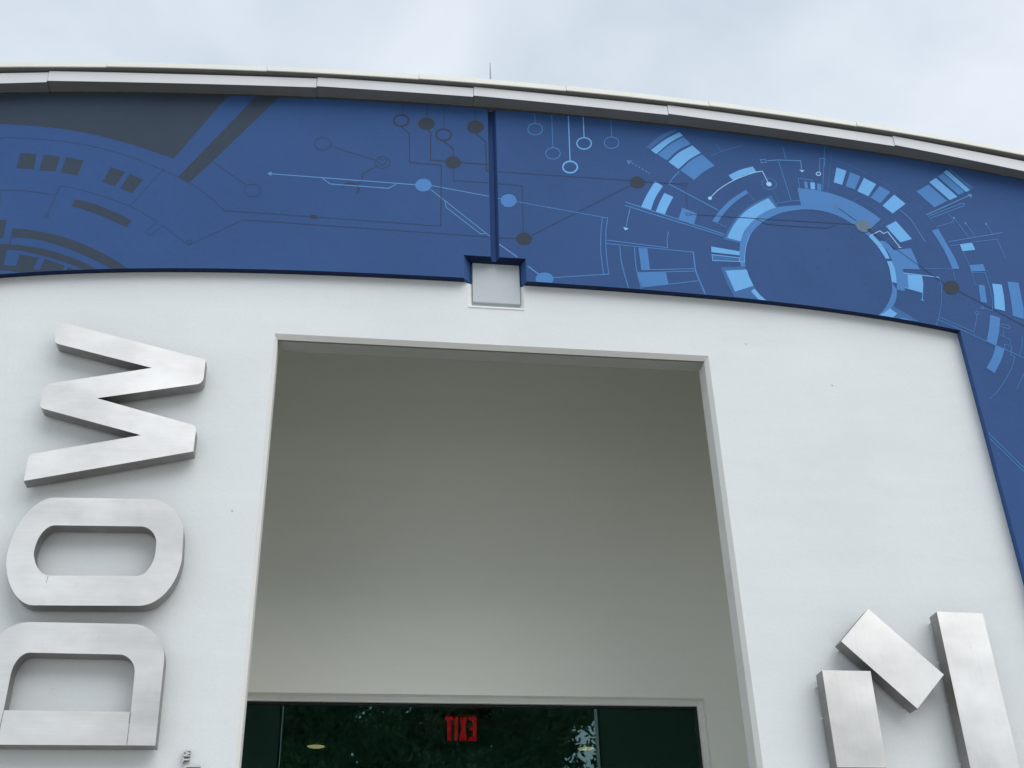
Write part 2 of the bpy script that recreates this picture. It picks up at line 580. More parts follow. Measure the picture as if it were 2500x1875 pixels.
# ---- roof edge ---------------------------------------------------------------
roof = empty('roof', (0, 0, 7.5))
roof.parent = B
roof.location = (0, 0, 7.5)
jp = [121, 775, 1156, 1629, 2178]
jx = [W(p, 200 if p < 1200 else 290, Y_FAS).x for p in jp]
jx = [XC - HALF - 0.1, -4.1] + jx + [5.9, XC + HALF + 0.1]
jx[2] = W(121, 172, Y_FAS).x
jx[3] = W(775, 188, Y_FAS).x
jx[4] = W(1156, 211, Y_FAS).x
jx[5] = W(1629, 257, Y_FAS).x
jx[6] = W(2178, 330, Y_FAS).x
for i in range(len(jx) - 1):
    a, b_ = jx[i], jx[i + 1]
    xs = span(a + 0.0015, b_ - 0.0015, 9)
    v, f = [], []
    for k, x in enumerate(xs):
        t = k / 8.0
        lift = 0.005 * (1 - t) - 0.004 * t
        chord = lambda fz: (fz(a) * (1 - t) + fz(b_) * t) * 0.6 + fz(x) * 0.4
        yo = Y_FAS - 0.003 * (1 - t)
        z0, z1 = chord(z_fas0) + lift, chord(z_fas1) + lift
        v += [(x, yo, z0), (x, yo, z1), (x, Y_FAS + 0.02, z1 + 0.002), (x, Y_FAS + 0.02, z0 + 0.02)]
    for k in range(8):
        o = 4 * k
        f += [(o, o + 4, o + 5, o + 1), (o + 1, o + 5, o + 6, o + 2), (o + 3, o + 2, o + 6, o + 7), (o, o + 3, o + 7, o + 4)]
    f += [(0, 1, 2, 3), (32, 35, 34, 33)]
    mesh('fascia_panel', v, f, MAT['fascia'], roof)
    # soffit sheet under this panel
    v, f = [], []
    for k, x in enumerate(xs):
        t = k / 8.0
        lift = 0.005 * (1 - t) - 0.004 * t
        z0 = (z_fas0(a) * (1 - t) + z_fas0(b_) * t) * 0.6 + z_fas0(x) * 0.4 + lift - 0.001
        v += [(x, Y_FAS - 0.003 * (1 - t) + 0.0012, z0), (x, Y_BLUE + 0.03, z_soff(x))]
    f = [(2 * k, 2 * k + 2, 2 * k + 3, 2 * k + 1) for k in range(8)]
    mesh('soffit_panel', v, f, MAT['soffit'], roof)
# ragged sealant bead where soffit meets the wall
v, f = [], []
xs = span(XC - 4.6, XC + 4.6, 420)
for k, x in enumerate(xs):
    r = 0.006 + 0.006 * abs(math.sin(x * 9.1) * math.sin(x * 3.7 + 1)) + random.random() * 0.004
    z = z_soff(x)
    v += [(x, Y_BLUE - r, z + 0.002), (x, Y_BLUE - 0.004 - r * 0.3, z - r), (x, Y_BLUE + 0.002, z - r * 1.1)]
for k in range(len(xs) - 1):
    o = 3 * k
    f += [(o, o + 3, o + 4, o + 1), (o + 1, o + 4, o + 5, o + 2)]
mesh('sealant_bead', v, f, MAT['sealant'], roof)
# shadowed underside between fascia and drip edge, then the drip edge strips
xs = span(XC - HALF - 0.1, XC + HALF + 0.1, 80)
v = []
for x in xs:
    v += [(x, Y_DRIP + 0.003, z_drip0(x) + 0.004), (x, Y_FAS + 0.04, z_drip0(x) + 0.001)]
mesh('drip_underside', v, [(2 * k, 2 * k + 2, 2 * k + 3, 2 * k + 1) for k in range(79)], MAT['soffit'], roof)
dj = [XC - HALF - 0.1, -3.6, W(262, 152, Y_DRIP).x, W(653, 161, Y_DRIP).x, W(1023, 180, Y_DRIP).x, W(1382, 211, Y_DRIP).x,
      W(1730, 248, Y_DRIP).x, W(2090, 298, Y_DRIP).x, 5.2, XC + HALF + 0.1]
for i in range(len(dj) - 1):
    a, b_ = dj[i], dj[i + 1]
    xs = span(a + 0.001, b_ - 0.001, 8)
    v, f = [], []
    for k, x in enumerate(xs):
        t = k / 7.0
        lift = 0.004 * (1 - t)
        yo = Y_DRIP - 0.003 * (1 - t)
        z0, z1 = z_drip0(x) + lift * 0.4, z_drip1(x) + lift
        v += [(x, yo, z0), (x, yo, z1), (x, yo + 0.03, z1 + 0.012), (x, yo + 0.008, z0)]
    for k in range(7):
        o = 4 * k
        f += [(o, o + 4, o + 5, o + 1), (o + 1, o + 5, o + 6, o + 2), (o, o + 3, o + 7, o + 4), (o + 3, o + 2, o + 6, o + 7)]
    f += [(0, 1, 2, 3), (28, 31, 30, 29)]
    mesh('drip_edge', v, f, MAT['drip'], roof)
# roof shell running back over the building
xs = span(XC - HALF - 0.1, XC + HALF + 0.1, 60)
v = []
for x in xs:
    v += [(x, Y_DRIP + 0.02, z_drip1(x) + 0.002), (x, 9.0, z_drip1(x) + 0.002), (x, 9.0, z_soff(x) + 0.05), (x, Y_FAS + 0.03, z_fas0(x) + 0.02)]
f = []
for k in range(59):
    o = 4 * k
    f += [(o, o + 1, o + 5, o + 4), (o + 2, o + 3, o + 7, o + 6)]
mesh('roof_shell', v, f, MAT['roof'], roof)
for sx in (XC - HALF, XC + HALF):
    quads('side_wall', [[(sx, Y_BLUE, 0), (sx, 9.0, 0), (sx, 9.0, z_soff(sx) + 0.05), (sx, Y_BLUE, z_soff(sx) + 0.05)]], MAT['white'], B)
quads('rear_wall', [[(XC - HALF, 8.99, 0), (XC + HALF, 8.99, 0), (XC + HALF, 8.99, 6.9), (XC - HALF, 8.99, 6.9)]], MAT['white'], B)

# ---- porch behind the opening ---------------------------------------------------
YB = 1.90                      # back wall of the porch
YG = 2.00                      # glass
PX = 2.15                      # half width of the porch
PZ = 7.05
wx1 = W(1720.5, 1706.5, YB).x
wx0 = 2 * XC - wx1
wz = W(1150, 1697.0, YB).z
quads('porch_ceiling', [[(XC - PX, TH, PZ), (XC + PX, TH, PZ), (XC + PX, YB, PZ), (XC - PX, YB, PZ)]], MAT['porch'], B)
for s in (-1, 1):
    quads('porch_side', [[(XC + s * PX, TH, 0), (XC + s * PX, YB, 0), (XC + s * PX, YB, PZ), (XC + s * PX, TH, PZ)]], MAT['porch'], B)
quads('lintel_back', [[(ci0 - 2, TH + 0.003, ciz + 0.05), (ci1 + 2, TH + 0.003, ciz + 0.05), (ci1 + 2, TH + 0.003, PZ), (ci0 - 2, TH + 0.003, PZ)]], MAT['inner'], B)
toward_viewer(flat('porch_wall', [[(XC - PX, YB, 0), (wx0, YB, 0), (wx0, YB, wz), (wx1, YB, wz), (wx1, YB, 0), (XC + PX, YB, 0), (XC + PX, YB, PZ), (XC - PX, YB, PZ)]], MAT['porch'], B))
win = empty('entrance_window', (XC, YG, 0))
win.parent = B
win.location = (0, YG, 0)
RD = YG - 0.045                # frame front
quads('window_reveal', [
    [(wx0, YB, 0), (wx0, RD + 0.05, 0), (wx0, RD + 0.05, wz), (wx0, YB, wz)],
    [(wx0, YB, wz), (wx1, YB, wz), (wx1, RD + 0.05, wz), (wx0, RD + 0.05, wz)],
    [(wx1, YB, 0), (wx1, RD + 0.05, 0), (wx1, RD + 0.05, wz), (wx1, YB, wz)]], MAT['porch'], win)
gz = W(1150, 1720.0, YG - 0.01).z
gx1 = W(1701.0, 1740.0, YG - 0.01).x
gx0 = 2 * XC - gx1
box('window_head', wx0, wx1, RD, RD + 0.07, gz, wz - 0.001, MAT['frame'], win)
for (a, b_) in ((wx0 + 0.001, gx0), (gx1, wx1 - 0.001)):
    box('window_jamb', a, b_, RD - 0.001, RD + 0.07, 0.02, gz - 0.0005, MAT['frame'], win)
# small quarter bead running round the frame
box('frame_bead', wx1 - 0.018, wx1 - 0.002, RD - 0.014, RD - 0.002, 0.02, wz - 0.02, MAT['frame'], win)
gk = 0.014
box('gasket', gx0, gx1, YG - 0.022, YG + 0.004, gz - gk, gz, MAT['gasket'], win)
box('gasket', gx0, gx0 + gk, YG - 0.022, YG + 0.004, 0.02, gz - gk, MAT['gasket'], win)
box('gasket', gx1 - gk, gx1, YG - 0.022, YG + 0.004, 0.02, gz - gk, MAT['gasket'], win)
quads('glass_pane', [[(gx0 + gk, YG, 0.02), (gx1 - gk, YG, 0.02), (gx1 - gk, YG, gz - gk), (gx0 + gk, YG, gz - gk)]], MAT['glass'], win)

# ---- lobby behind the glass ------------------------------------------------------
CZ = 4.12
lob = empty('lobby', (XC, 4, 0))
lob.parent = B
lob.location = (0, 4, 0)
lx0, lx1, ly0, ly1 = XC - 2.6, XC + 2.6, YG + 0.035, 7.5
quads('lobby_ceiling', [[(lx0, ly0, CZ), (lx1, ly0, CZ), (lx1, ly1, CZ), (lx0, ly1, CZ)]], MAT['ceiling'], lob)
quads('lobby_floor', [[(lx0, ly0, 0.02), (lx1, ly0, 0.02), (lx1, ly1, 0.02), (lx0, ly1, 0.02)]], MAT['room'], lob)
quads('lobby_wall', [[(lx0, ly1, 0.02), (lx1, ly1, 0.02), (lx1, ly1, CZ), (lx0, ly1, CZ)]], MAT['room'], lob)
for s in (lx0, lx1):
    quads('lobby_wall', [[(s, ly0, 0.02), (s, ly1, 0.02), (s, ly1, CZ), (s, ly0, CZ)]], MAT['room'], lob)


# ------------------------------------------------------------------ the mural
REG = {'A': (0, 100, 700 / 1873), 'B': (500, 100, 750 / 2007), 'C': (1150, 100, 700 / 1659), 'D': (1750, 300, 750 / 1778),
       'E': (1480, 350, 400 / 1659), 'F': (1750, 400, 400 / 1659), 'G': (2050, 350, 400 / 1475), 'H': (2200, 500, 300 / 1106),
       'I': (0, 450, 400 / 2212), 'J': (2250, 700, 750 / 1659)}
layer = [0]


def on_wall(r, pts, lift):
    ox, oy, s = REG[r]
    out = []
    for p in pts:
        v = W(ox + p[0] * s, oy + p[1] * s, Y_BLUE)
        x, z = v.x, v.z
        if XL_FRONT < x < XR_FRONT:
            if NL < x < NR:
                z = max(z, ntz + 0.002) if z > 6.08 else max(z, z_blue(x) + 0.002)
            else:
                z = max(z, z_blue(x) + 0.0015)
        z = min(z, z_soff(x) + 0.02)
        out.append((x, Y_BLUE - lift, z))
    return out


def mark(name, r, color, loops):
    layer[0] += 1
    lift = 0.0004 + layer[0] * 0.000006
    return toward_viewer(flat(name, [on_wall(r, l, lift) for l in loops], MAT['paint_' + color], blue))


def poly(r, c, pts):
    return mark('painted_bar', r, c, [pts])


def band(r, c, outer_pts, inner_pts):
    return mark('painted_bar', r, c, [catmull(outer_pts) + catmull(inner_pts)[::-1]])


def disc(r, c, x, y, rx, ry, rot=0.0, n=36):
    a = math.radians(rot)
    pts = []
    for i in range(n):
        t = 2 * math.pi * i / n
        u, v = rx * math.cos(t), ry * math.sin(t)
        pts.append((x + u * math.cos(a) - v * math.sin(a), y + u * math.sin(a) + v * math.cos(a)))
    return mark('painted_dot', r, c, [pts])


def strip(name, r, c, w, pts, closed=False):
    P = [np.array(p, float) for p in pts]
    n = len(P)
    lo, hi = [], []
    for i in range(n):
        pa = P[i - 1] if (i > 0 or closed) else None
        pb = P[(i + 1) % n] if (i < n - 1 or closed) else None
        d1 = (P[i] - pa) if pa is not None else (pb - P[i])
        d2 = (pb - P[i]) if pb is not None else (P[i] - pa)
        d1 = d1 / (np.linalg.norm(d1) + 1e-9)
        d2 = d2 / (np.linalg.norm(d2) + 1e-9)
        nn = np.array([-(d1[1] + d2[1]), d1[0] + d2[0]])
        nn /= (np.linalg.norm(nn) + 1e-9)
        k = 1.0 / max(0.45, nn @ np.array([-d1[1], d1[0]]))
        lo.append(P[i] + nn * w * 0.5 * k)
        hi.append(P[i] - nn * w * 0.5 * k)
    layer[0] += 1
    lift = 0.0004 + layer[0] * 0.000006
    a, b = on_wall(r, lo, lift), on_wall(r, hi, lift)
    v = a + b
    m = n if closed else n - 1
    f = [(i, (i + 1) % n, n + (i + 1) % n, n + i) for i in range(m)]
    return toward_viewer(mesh(name, v, f, MAT['paint_' + c], blue))


def line(r, c, w, pts, smooth=False):
    return strip('painted_line', r, c, w, catmull(pts, 5) if smooth else pts)


def ring(r, c, w, x, y, rx, ry, rot=0.0, n=36):
    a = math.radians(rot)
    pts = [(x + rx * math.cos(2 * math.pi * i / n) * math.cos(a) - ry * math.sin(2 * math.pi * i / n) * math.sin(a),
            y + rx * math.cos(2 * math.pi * i / n) * math.sin(a) + ry * math.sin(2 * math.pi * i / n) * math.cos(a)) for i in range(n)]
    return strip('painted_ring', r, c, w, pts, closed=True)


def box_ring(r, c, w, pts):
    return strip('painted_ring', r, c, w, pts, closed=True)


# -- left: charcoal gear wheel
arc_edge = [(-160, 540), (0, 543), (150, 550), (350, 568), (550, 598), (750, 645), (950, 705), (1135, 768)]
mark('painted_field', 'A', 'grey', [catmull(arc_edge) + [(1480, 370), (1560, 280), (700, 270), (-160, 285)]])
poly('A', 'grey', [(1162, 888), (1238, 922), (1385, 790), (1815, 375), (1900, 290), (1745, 280), (1665, 370)])
line('A', 'fine', 5, [(-80, 690), (0, 645), (20, 632), (150, 635), (300, 645), (500, 668), (700, 712), (900, 775), (1065, 845), (1165, 890), (1240, 930), (1320, 980), (1400, 1045), (1465, 1107)], True)
line('A', 'slate', 5, [(1465, 1107), (1873, 1137)])
line('A', 'slate', 5, [(1390, 788), (1450, 830), (1520, 880), (1615, 945)])
ring('A', 'slate', 5, 1652, 977, 52, 42)
for q in ([(132, 732), (240, 738), (220, 838), (108, 832)], [(285, 742), (393, 755), (362, 852), (256, 845)], [(432, 758), (548, 780), (505, 878), (398, 860)],
          [(725, 825), (818, 855), (750, 948), (670, 920)], [(850, 868), (932, 908), (862, 995), (785, 960)]):
    poly('A', 'grey', q)
line('A', 'fine', 5, [(1075, 830), (850, 1080)])
line('A', 'fine', 5, [(-60, 1300), (0, 1060), (8, 975)])
line('A', 'slate', 5, [(8, 975), (150, 978), (250, 990), (360, 1005)], True)
line('A', 'slate', 6, [(395, 945), (310, 1130)])
ring('A', 'slate', 6, 302, 1143, 14, 11)
line('A', 'fine', 4, [(395, 945), (500, 965), (620, 1000), (740, 1038), (850, 1080), (940, 1128), (1030, 1183)], True)
line('A', 'slate', 4, [(1030, 1183), (948, 1250), (985, 1272), (1065, 1205), (1150, 1270), (1230, 1333)])
ring('A', 'slate', 5, 1236, 1312, 15, 11)
line('A', 'slate', 5, [(1230, 1335), (1590, 1168)])
band('A', 'grey', [(490, 1035), (600, 1060), (720, 1105), (860, 1172)], [(468, 1078), (600, 1118), (720, 1168), (828, 1217)])
poly('I', 'grey', [(-140, 488), (88, 480), (45, 725), (-140, 735)])
band('I', 'grey', [(170, 595), (400, 615), (700, 670), (1000, 760), (1300, 885), (1550, 1020), (1735, 1145)],
     [(150, 712), (400, 730), (650, 780), (950, 880), (1200, 985), (1400, 1085), (1500, 1150)])
line('I', 'slate', 14, [(150, 712), (130, 805)])
band('I', 'grey', [(-160, 800), (130, 810), (400, 840), (700, 900), (1000, 1000), (1180, 1080), (1310, 1150)],
     [(-160, 868), (95, 880), (300, 900), (600, 970), (900, 1060), (1130, 1155)])
poly('I', 'grey', [(-160, 862), (95, 880), (50, 1092), (-160, 1090)])
band('I', 'grey', [(-160, 1088), (50, 1090), (220, 1105), (460, 1145), (540, 1172)], [(-160, 1155), (100, 1165), (200, 1180), (290, 1190), (400, 1190)])
poly('I', 'grey', [(265, 945), (520, 990), (450, 1146), (220, 1106)])
poly('I', 'grey', [(605, 1005), (880, 1100), (845, 1170), (520, 1175)])
poly('I', 'grey', [(920, 1120), (1030, 1155), (885, 1170)])

# -- middle: circuit lines
ring('B', 'slate', 6, 770, 673, 52, 41)
line('B', 'slate', 6, [(823, 688), (1110, 777)])
ring('B', 'slate', 6, 1160, 794, 49, 38)
line('B', 'slate', 5, [(1163, 815), (1130, 790), (1128, 776), (1140, 769), (1152, 773), (1160, 783), (1172, 773), (1184, 771), (1190, 780), (1184, 796), (1163, 815)])
line('B', 'grey', 6, [(1120, 818), (1030, 872), (1028, 915), (985, 940)])
line('B', 'grey', 10, [(903, 958), (914, 937), (945, 927), (985, 936)], True)
poly('B', 'grey', [(983, 936), (1005, 950), (1013, 970), (1005, 990), (983, 1001), (998, 982), (998, 962)])
line('B', 'line', 6, [(430, 868), (1380, 940)])
poly('B', 'line', [(408, 866), (437, 853), (433, 882)])
line('B', 'line', 6, [(770, 898), (820, 935), (1200, 963), (1250, 937)])
line('B', 'line', 5, [(1482, 945), (1855, 1015)])
line('B', 'line', 5, [(1478, 972), (1862, 1276)])
line('B', 'line', 5, [(1568, 1048), (1578, 1088), (1803, 1262), (1838, 1255)])
ring('B', 'dark', 11, 1283, 520, 49, 37)
line('B', 'slate', 5, [(1293, 395), (1293, 480)])
line('B', 'dark', 6, [(1285, 562), (1337, 605), (1338, 793), (1545, 812), (1542, 1210)])
line('B', 'slate', 6, [(1542, 1210), (730, 1150), (125, 1108)])
poly('B', 'dark', [(692, 1136), (733, 1138), (732, 1163), (691, 1161)])
line('B', 'slate', 5, [(1453, 405), (1453, 505)])
line('B', 'dark', 6, [(1455, 578), (1477, 600), (1475, 778), (1572, 785)])
ring('B', 'dark', 10, 1560, 613, 49, 37)
line('B', 'slate', 5, [(1562, 412), (1562, 575)])
line('B', 'dark', 7, [(1560, 652), (1624, 708), (1624, 755)])
line('B', 'dark', 6, [(1672, 795), (1855, 808)])
line('B', 'slate', 6, [(1624, 830), (1624, 912), (1855, 927)])
line('B', 'slate', 6, [(1766, 430), (1768, 522)])
line('B', 'dark', 7, [(1772, 605), (1835, 660), (1840, 848), (1855, 850)])
line('B', 'slate', 6, [(247, 1168), (1858, 1280)])
disc('B', 'mid', 1428, 942, 54, 41)
disc('B', 'dark', 1448, 541, 54, 40)
disc('B', 'dark', 1622, 793, 51, 40)
disc('B', 'dark', 1768, 563, 55, 43)

# -- right of the groove
for (cx, cy, w, ztop, lw, tone) in ((371, 511, 5, 395, 4, 'mid'), (474, 651, 5, 405, 4, 'mid'), (573, 730, 9, 415, 6, 'light'), (654, 593, 7, 420, 6, 'light'), (813, 589, 5, 440, 4, 'mid')):
    ring('C', tone, w, cx, cy, 42, 33)
    line('C', tone, lw, [(cx - (cy - ztop) * 0.035, ztop), (cx, cy - 33)])
line('C', 'slate', 5, [(155, 757), (925, 808)])
line('C', 'slate', 5, [(1005, 815), (1218, 828)])
box_ring('C', 'slate', 4, [(1219, 821), (1249, 823), (1248, 839), (1219, 838)])
line('C', 'slate', 4, [(1238, 840), (1255, 993)])
line('C', 'slate', 6, [(155, 825), (295, 838), (303, 1110)])
line('C', 'slate', 5, [(160, 1140), (262, 1143)])
line('C', 'slate', 6, [(352, 1125), (922, 835)])
line('C', 'line', 4, [(156, 910), (175, 914)])
line('C', 'mid', 4, [(262, 930), (790, 1025)])
line('C', 'mid', 5, [(760, 1022), (752, 1100), (750, 1200), (757, 1280), (767, 1348)], True)
line('C', 'mid', 5, [(790, 1025), (780, 1100), (780, 1200), (787, 1280), (798, 1350), (765, 1349)])
line('C', 'mid', 5, [(798, 1350), (470, 1370)])
line('C', 'line', 7, [(162, 1176), (268, 1251)])
line('C', 'line', 7, [(327, 1302), (400, 1357)])
disc('C', 'mid', 217, 924, 46, 38)
disc('C', 'mid', 425, 1378, 52, 38)
disc('C', 'dark', 307, 1145, 46, 36)
disc('C', 'dark', 963, 819, 44, 34, 8)
line('C', 'mid', 5, [(785, 1153), (1137, 1197), (1133, 1150), (1142, 1103)])
line('C', 'mid', 5, [(785, 1173), (1285, 1222)])
line('C', 'mid', 8, [(1285, 1222), (1300, 1330), (1325, 1395), (1357, 1470)], True)
line('C', 'mid', 6, [(860, 1187), (872, 1290), (912, 1432)], True)
line('C', 'mid', 6, [(945, 1195), (955, 1310), (987, 1440)], True)
poly('C', 'mid', [(968, 1197), (1020, 1200), (1035, 1322), (985, 1325)])
line('C', 'mid', 5, [(985, 1325), (1292, 1318)])
line('C', 'mid', 5, [(965, 1341), (1300, 1332)])
poly('C', 'mid', [(962, 1342), (1127, 1340), (1143, 1408), (990, 1425)])
line('C', 'mid', 5, [(990, 1425), (1315, 1388)])
for tone, o_, i_ in (('dim', [(1015, 615), (1090, 550), (1180, 510)], [(1035, 627), (1115, 565), (1195, 520)]),
                     ('light', [(1040, 632), (1125, 570), (1205, 528)], [(1072, 655), (1150, 590), (1225, 548)]),
                     ('mid', [(1080, 658), (1150, 600), (1228, 555)], [(1133, 692), (1195, 635), (1272, 597)]),
                     ('light', [(1143, 700), (1205, 645), (1280, 605)], [(1200, 742), (1265, 685), (1330, 648)]),
                     ('mid', [(1210, 748), (1275, 690), (1335, 657)], [(1290, 805), (1350, 755), (1410, 722)])):
    band('C', tone, o_, i_)
line('C', 'mid', 6, [(1205, 755), (1165, 795), (1145, 828), (1430, 980)])
line('C', 'dim', 5, [(1390, 665), (1450, 638), (1570, 605)])
line('C', 'dim', 4, [(1415, 600), (1450, 640)])
box_ring('C', 'line', 5, [(905, 694), (926, 696), (912, 711)])
for k in range(5):
    t0, t1 = k / 5.0, k / 5.0 + 0.12
    line('C', 'line', 4, [(928 + 100 * t0, 706 + 57 * t0), (928 + 100 * t1, 706 + 57 * t1)])
line('C', 'line', 3, [(1024, 770), (1037, 760)])
band('C', 'light', [(1065, 812), (1020, 885), (983, 962)], [(1110, 840), (1065, 910), (1040, 980)])
band('C', 'light', [(1118, 880), (1090, 935), (1068, 990)], [(1170, 903), (1140, 960), (1120, 1008)])
poly('C', 'mid', [(1222, 965), (1308, 1000), (1290, 1060), (1200, 1030)])
line('C', 'mid', 6, [(893, 933), (1468, 1120)])
line('C', 'mid', 6, [(890, 952), (1462, 1130)])
line('C', 'line', 4, [(920, 970), (905, 1030), (897, 1078)])
poly('C', 'pale', [(880, 1078), (912, 1085), (893, 1097)])

# -- the big blue dial
band('F', 'dim', [(65, 765), (130, 640), (230, 510), (380, 395), (550, 320)], [(235, 808), (300, 690), (400, 570), (520, 490), (620, 440)])
band('F', 'light', [(103, 750), (165, 630), (270, 500), (400, 410), (520, 348)], [(240, 785), (280, 680), (370, 575), (470, 505), (600, 445)])
band('F', 'mid', [(240, 1040), (228, 900), (245, 770), (310, 640), (420, 530), (560, 455), (700, 428), (855, 420)],
     [(290, 1040), (280, 940), (310, 780), (390, 655), (510, 560), (600, 518), (680, 490), (862, 461)])
band('F', 'mid', [(815, 245), (1000, 265), (1200, 315), (1400, 395), (1560, 490), (1659, 560)],
     [(860, 462), (1000, 468), (1140, 497), (1270, 548), (1400, 620), (1560, 655)])
for tone, q in (('mid', [(880, 178), (915, 182), (925, 252), (890, 247)]), ('light', [(945, 188), (992, 192), (995, 258), (950, 255)]), ('mid', [(1015, 198), (1058, 208), (1058, 274), (1015, 264)])):
    poly('F', tone, q)
line('F', 'mid', 6, [(840, 247), (822, 148), (968, 165), (968, 190)])
line('F', 'mid', 6, [(1093, -190), (1070, 272)])
line('F', 'dim', 6, [(1165, -125), (1120, 287)])
line('D', 'mid', 4, [(595, 285), (595, 205), (627, 208), (622, 250)])
ring('F', 'pale', 9, 1029, 102, 22, 17)
line('D', 'line', 5, [(290, 220), (350, 215), (485, 220), (490, 270)])
line('D', 'mid', 4, [(380, 140), (400, 210)])
poly('F', 'pale', [(833, 60), (888, 68), (862, 85)])
box_ring('E', 'line', 7, [(1560, 168), (1610, 165), (1622, 193), (1575, 198)])
line('D', 'mid', 4, [(355, 215), (430, 450)])
line('F', 'mid', 6, [(600, 402), (750, 378), (850, 372)])
line('F', 'dim', 6, [(570, 275), (625, 392)])
line('D', 'dim', 3, [(670, 215), (800, 260), (950, 340), (1100, 440), (1195, 520), (1275, 605)], True)
band('F', 'light', [(118, 118), (235, 62), (362, 28)], [(165, 168), (280, 115), (400, 80)])
line('E', 'pale', 8, [(1050, 555), (1150, 460), (1290, 375), (1400, 330), (1500, 296), (1580, 282)], True)
line('E', 'pale', 8, [(1580, 282), (1640, 400)])
disc('E', 'pale', 1050, 556, 20, 17)
disc('F', 'pale', 528, 206, 28, 22, 15)
ring('F', 'mid', 6, 529, 206, 74, 55, 8)
band('E', 'mid', [(1072, 790), (1150, 680), (1270, 565), (1412, 472)], [(1125, 808), (1190, 715), (1300, 600), (1438, 505)])
line('E', 'mid', 5, [(1438, 505), (1503, 580)])
line('E', 'mid', 5, [(1125, 808), (1220, 850)])
poly('E', 'light', [(1062, 1045), (1350, 1095), (1348, 1135), (1065, 1103)])
poly('E', 'dim', [(1070, 1128), (1350, 1160), (1350, 1198), (1078, 1188)])
box_ring('E', 'light', 7, [(1070, 1128), (1350, 1160), (1350, 1198), (1078, 1188)])
line('E', 'light', 7, [(1350, 1198), (1402, 1203)])
line('E', 'light', 6, [(1455, 920), (1418, 1030), (1403, 1130), (1402, 1205)], True)
poly('E', 'dim', [(1158, 1255), (1400, 1248), (1430, 1310), (1470, 1400), (1530, 1500), (1620, 1605), (1300, 1575), (1220, 1420)])
poly('E', 'light', [(1208, 1290), (1420, 1278), (1450, 1360), (1490, 1443), (1303, 1502)])
poly('E', 'light', [(1465, 1497), (1500, 1472), (1560, 1540), (1622, 1606), (1545, 1600)])
line('E', 'dim', 5, [(1230, 1200), (1240, 1250)])
poly('G', 'mid', [(355, 880), (420, 880), (485, 962), (640, 945), (690, 1050), (718, 1135), (565, 1132), (585, 1200), (585, 1332), (515, 1318), (513, 1260), (500, 1150), (470, 1055), (430, 975)])
band('G', 'light', [(300, 828), (370, 900), (420, 975), (450, 1038)], [(262, 840), (330, 915), (380, 985), (415, 1040)])
band('G', 'light', [(470, 1062), (500, 1150), (513, 1258)], [(425, 1062), (450, 1140), (468, 1250)])
band('G', 'mid', [(515, 1318), (508, 1400), (480, 1465), (430, 1530), (395, 1575)], [(468, 1250), (470, 1340), (430, 1450), (380, 1520), (325, 1562)])
poly('G', 'dim', [(480, 1465), (720, 1608), (715, 1625), (390, 1582)])
poly('G', 'light', [(455, 1487), (518, 1535), (485, 1592), (370, 1580)])
poly('G', 'light', [(575, 1577), (655, 1618), (540, 1602)])
poly('G', 'mid', [(225, 810), (262, 800), (300, 828), (262, 842)])
line('G', 'pale', 7, [(268, 836), (360, 788), (393, 813), (432, 797), (480, 860), (540, 935)])
line('G', 'pale', 6, [(530, 938), (556, 938)])
poly('G', 'light', [(415, 748), (505, 700), (650, 862), (545, 893)])
for r, tone, q in (('F', 'light', [(1212, 38), (1312, 72), (1268, 215), (1183, 188)]), ('F', 'mid', [(1348, 85), (1453, 128), (1398, 262), (1303, 228)]),
                   ('G', 'light', [(218, 312), (328, 368), (258, 478), (158, 432)]), ('G', 'mid', [(360, 385), (455, 438), (365, 542), (275, 490)]),
                   ('G', 'light', [(490, 462), (592, 545), (475, 633), (385, 562)])):
    poly(r, tone, q)
line('G', 'dim', 5, [(125, 525), (150, 495), (300, 580), (440, 692), (285, 785)])
line('G', 'dim', 5, [(370, 735), (460, 850), (400, 880)])
line('G', 'line', 5, [(540, 595), (640, 690), (700, 780), (770, 888)], True)
for tone, q in (('mid', [(688, 435), (800, 372), (968, 520), (852, 578)]), ('light', [(805, 350), (865, 312), (1060, 482), (990, 512)]),
                ('mid', [(880, 300), (930, 270), (1125, 440), (1070, 465)]), ('light', [(932, 262), (965, 240), (1172, 420), (1138, 440)]),
                ('dim', [(978, 240), (995, 230), (1205, 405), (1178, 415)])):
    poly('G', tone, q)
line('G', 'line', 8, [(780, 645), (1165, 470)])
poly('G', 'line', [(1148, 455), (1192, 462), (1180, 494)])
line('G', 'mid', 7, [(795, 660), (1100, 540), (1125, 548), (1110, 565), (805, 680)])
line('G', 'mid', 5, [(970, 625), (1028, 700), (1010, 712), (870, 753)])
for a, b_ in (((1028, 672), (1160, 848)), ((1132, 720), (1215, 835)), ((1316, 727), (1375, 815))):
    line('G', 'mid', 5, [a, b_])
    disc('G', 'line', a[0], a[1], 9, 9, 0, 12)
line('G', 'mid', 7, [(975, 888), (1465, 805)])
line('G', 'mid', 5, [(990, 925), (1080, 912)])
line('G', 'mid', 5, [(1200, 890), (1415, 865), (1490, 1035)])
band('G', 'mid', [(885, 768), (960, 900), (1030, 1020), (1078, 1132)], [(828, 788), (920, 930), (980, 1050), (1012, 1130)])
poly('G', 'light', [(1080, 910), (1190, 895), (1220, 960), (1105, 972)])
line('G', 'mid', 4, [(1105, 972), (1170, 1110), (1195, 1180), (1218, 1272), (1250, 1275)])
poly('G', 'mid', [(1170, 1098), (1290, 1088), (1312, 1150), (1185, 1155)])
line('G', 'mid', 5, [(1185, 1163), (1310, 1165), (1350, 1300), (1378, 1420), (1375, 1507)])
poly('G', 'mid', [(1250, 1275), (1302, 1278), (1327, 1437), (1268, 1430)])
line('G', 'mid', 4, [(715, 1125), (1015, 1132), (1040, 1235)])
